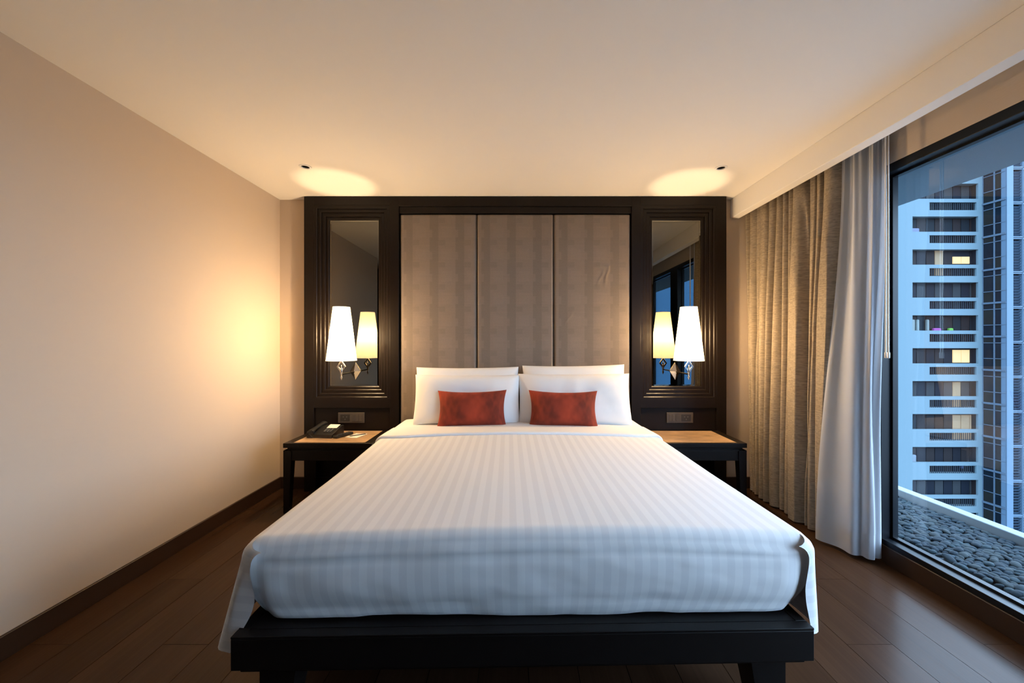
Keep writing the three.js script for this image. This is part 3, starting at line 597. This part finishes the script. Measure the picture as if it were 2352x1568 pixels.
const D0 = 35.7, S0 = D0 / 900, BZ = CAM_Z - D0;     // facade plane; S0 = metres per photo pixel there
const fx = (px) => (px - 1187) * S0, fy = (py) => CAM_Y - (py - 785) * S0;
{
  const b = thing('apartment_building', 'pale apartment block with stacked dark balconies across the street', 'building', [0, 0, 0]);
  part('pier', bx(fx(1900), fx(2096), -45, 24, BZ - 9, BZ), M.facade, b);
  const RD = 0.55, rx = (px) => (px - 1187) * (D0 + RD) / 900, ry = (py) => CAM_Y - (py - 785) * (D0 + RD) / 900;   // back of the balconies
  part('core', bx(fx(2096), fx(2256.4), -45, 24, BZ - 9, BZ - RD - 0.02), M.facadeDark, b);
  part('side_wall', bx(fx(2247), fx(2256.4), -45, 24, BZ - RD - 0.02, BZ), M.facade, b);
  for (let j = -2; j < 11; j++) {
    const y0 = 497 + 75.6 * j, yy = (k) => fy(y0 + k), yb = (k) => ry(y0 + k);
    const pp = part('balcony_parapet', [bx(fx(2096), fx(2247), yy(43), yy(35), BZ - 0.16, BZ), bx(fx(2096), fx(2247), yy(75.6), yy(61), BZ - RD, BZ), bx(fx(2096), fx(2135), yy(61), yy(43), BZ - 0.16, BZ), bx(fx(2243), fx(2247), yy(61), yy(43), BZ - 0.16, BZ)], M.facade, b);
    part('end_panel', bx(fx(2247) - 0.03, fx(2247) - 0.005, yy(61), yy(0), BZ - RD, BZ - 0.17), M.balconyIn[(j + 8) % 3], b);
    const bars = []; for (let x = 2137.5; x < 2243; x += 4.6) bars.push(bx(fx(x), fx(x + 0.9), yy(61), yy(43), BZ - 0.12, BZ - 0.09));
    part('railing_bars', bars, M.rail, pp);
    // glazed back of each balcony: doors and windows as separate panels
    const cuts = [2080, 2104, 2126, 2146, 2166, 2187, 2206, 2226, 2246];
    for (let c = 0; c < cuts.length - 1; c++) {
      const bright = (j === 1 || j === 4) && (c === 5 || c === 6);
      const lit = bright ? M.litPane : ((j === 6 && c > 4) || (j === 5 && c === 5) || (j === 1 && c === 3)) ? M.dimPane : null;
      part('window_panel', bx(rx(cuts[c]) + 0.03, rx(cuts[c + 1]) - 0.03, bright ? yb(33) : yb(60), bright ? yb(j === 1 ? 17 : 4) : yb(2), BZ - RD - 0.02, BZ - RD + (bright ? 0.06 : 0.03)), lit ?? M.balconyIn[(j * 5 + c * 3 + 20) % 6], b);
    }
  }
  // washing and clutter on the balconies
  const hang = (name, px0, px1, py0, py1, color, label) => { const m = single(name, bx(fx(px0), fx(px1), fy(py1), fy(py0), BZ - 0.48, BZ - 0.2, 0.1), std({ color: lin(...color), roughness: 0.8 }), label, 'laundry', 'laundry on the balconies'); return m; };
  hang('laundry', 2151, 2169, 753, 768, [0.10, 0.008, 0.09], 'purple laundry on a far balcony');
  hang('laundry', 2187, 2197, 753, 764, [0.035, 0.13, 0.008], 'bright green laundry on a far balcony');
  hang('laundry', 2096, 2118, 522, 536, [0.05, 0.06, 0.10], 'lilac laundry on a far balcony');
  hang('laundry', 2096, 2111, 1046, 1066, [0.055, 0.075, 0.095], 'white laundry on a far balcony');
  hang('laundry', 2214, 2222, 1066, 1078, [0.004, 0.012, 0.05], 'dark blue laundry over a far balcony edge');
  for (const [p0, p1] of [[2097, 2108], [2112, 2118], [2136, 2141]]) hang('laundry', p0, p1, 733, 764, [0.065, 0.085, 0.085], p0 === 2097 ? 'wide pale curtain panel on a far balcony' : p0 === 2112 ? 'narrow pale curtain panel beside the wide one on a far balcony' : 'narrow pale curtain panel nearest the purple laundry');
}
{
  const t = thing('glass_tower', 'glazed tower bay with louvred front beyond the apartment block', 'building', [0, 0, 0]);
  const xa = fx(2256.4) + 0.004, za = BZ, xb = 42.6, zb = CAM_Z - 34.1, len = Math.hypot(xb - xa, zb - za), ang = Math.atan2(zb - za, xb - xa);
  const g = (u0, u1, y0, y1, d0, d1) => { const q = bx(u0, u1, y0, y1, -d1, -d0); q.rotateY(-ang); q.translate(xa, 0, za); return q; };   // u along the side wall
  part('side_core', (() => { const q = bx(0, len, -45, 16.45, -0.6, -0.10); q.rotateY(-ang); q.translate(xa, 0, za); return q; })(), M.facadeDark, t);
  for (let j = -2; j < 12; j++) {
    const base = fy(545 + 75.6 * (j - 1)) - 0.06;    // bottom of this storey
    const rows = [[0.10, 1.02], [1.08, 2.42], [2.48, 2.94]];
    rows.forEach(([a, c], r) => { for (let k = 0; k < 2; k++) { const w = len / 2; part('pane', (() => { const q = bx(k * w + 0.05, (k + 1) * w - 0.05, base - 3 + a, base - 3 + c, -0.10, -0.04); q.rotateY(-ang); q.translate(xa, 0, za); return q; })(), M.towerGlass[(j + 5 + r * 2 + k) % 3], t); } });
    const bar = (u0, u1, y0, y1, p) => { const q = bx(u0, u1, base - 3 + y0, base - 3 + y1, -0.10, p); q.rotateY(-ang); q.translate(xa, 0, za); return q; };
    part('mullions', [bar(0, len, 1.02, 1.08, 0), bar(0, len, 2.42, 2.48, 0), bar(0, len, -0.06, 0.10, 0.06), bar(0, 0.05, 0, 3, 0), bar(len / 2 - 0.05, len / 2 + 0.05, 0, 3, 0), bar(len - 0.05, len, 0, 3, 0)], M.towerFrame, t);
  }
  part('junction_post', bx(xa, xa + 0.22, -45, 18, BZ - 1.2, BZ + 0.02), M.towerFrame, t);
  part('corner_column', bx(xb, xb + 0.55, -45, 18, zb - 0.5, zb + 0.05), M.column, t);
  part('front_core', bx(xb + 0.5, xb + 9, -45, 18, zb - 1.2, zb - 0.35), M.facadeDark, t);
  for (let j = -2; j < 12; j++) for (let k = 0; k < 3; k++) {
    const x0 = xb + 0.58 + k * 0.92, y0 = CAM_Y - (545 + 80 * j - 785) * 34.1 / 900;
    const slats = []; for (let n = 0; n < 11; n++) { const q = new THREE.BoxGeometry(0.84, 0.20, 0.03); q.rotateX(0.55); q.translate(x0 + 0.45, y0 + 0.22 + n * 0.245, zb - 0.18); slats.push(q); }
    part('louvre_panel', slats, M.louvre, t);
    part('louvre_frame', [bx(x0, x0 + 0.92, y0, y0 + 0.09, zb - 0.3, zb), bx(x0 + 0.86, x0 + 0.92, y0, y0 + 3.03, zb - 0.3, zb), bx(x0, x0 + 0.92, y0 - 0.13, y0 - 0.05, zb - 0.3, zb - 0.03)], M.column, t);
  }
}
{ // blue glass tower down the street: it is what the mirror beside the curtains shows through the windows
  const t = thing('office_tower', 'blue glass office tower seen in the mirror beside the curtains', 'building', [17.5, -45, 46], 0.38);
  part('body', bx(-4.6, 4.6, 0, 78, -5, 5), std({ color: lin(0.05, 0.17, 0.34), roughness: 0.7 }), t);
  const fin = std({ color: lin(0.04, 0.14, 0.28), roughness: 0.7 });
  for (let k = 0; k < 5; k++) part('facade_fin', bx(-4.6 + k * 2.25, -4.4 + k * 2.25, 0, 78, -5.25, -5.0), fin, t);
}
renderer.render(scene, camera);
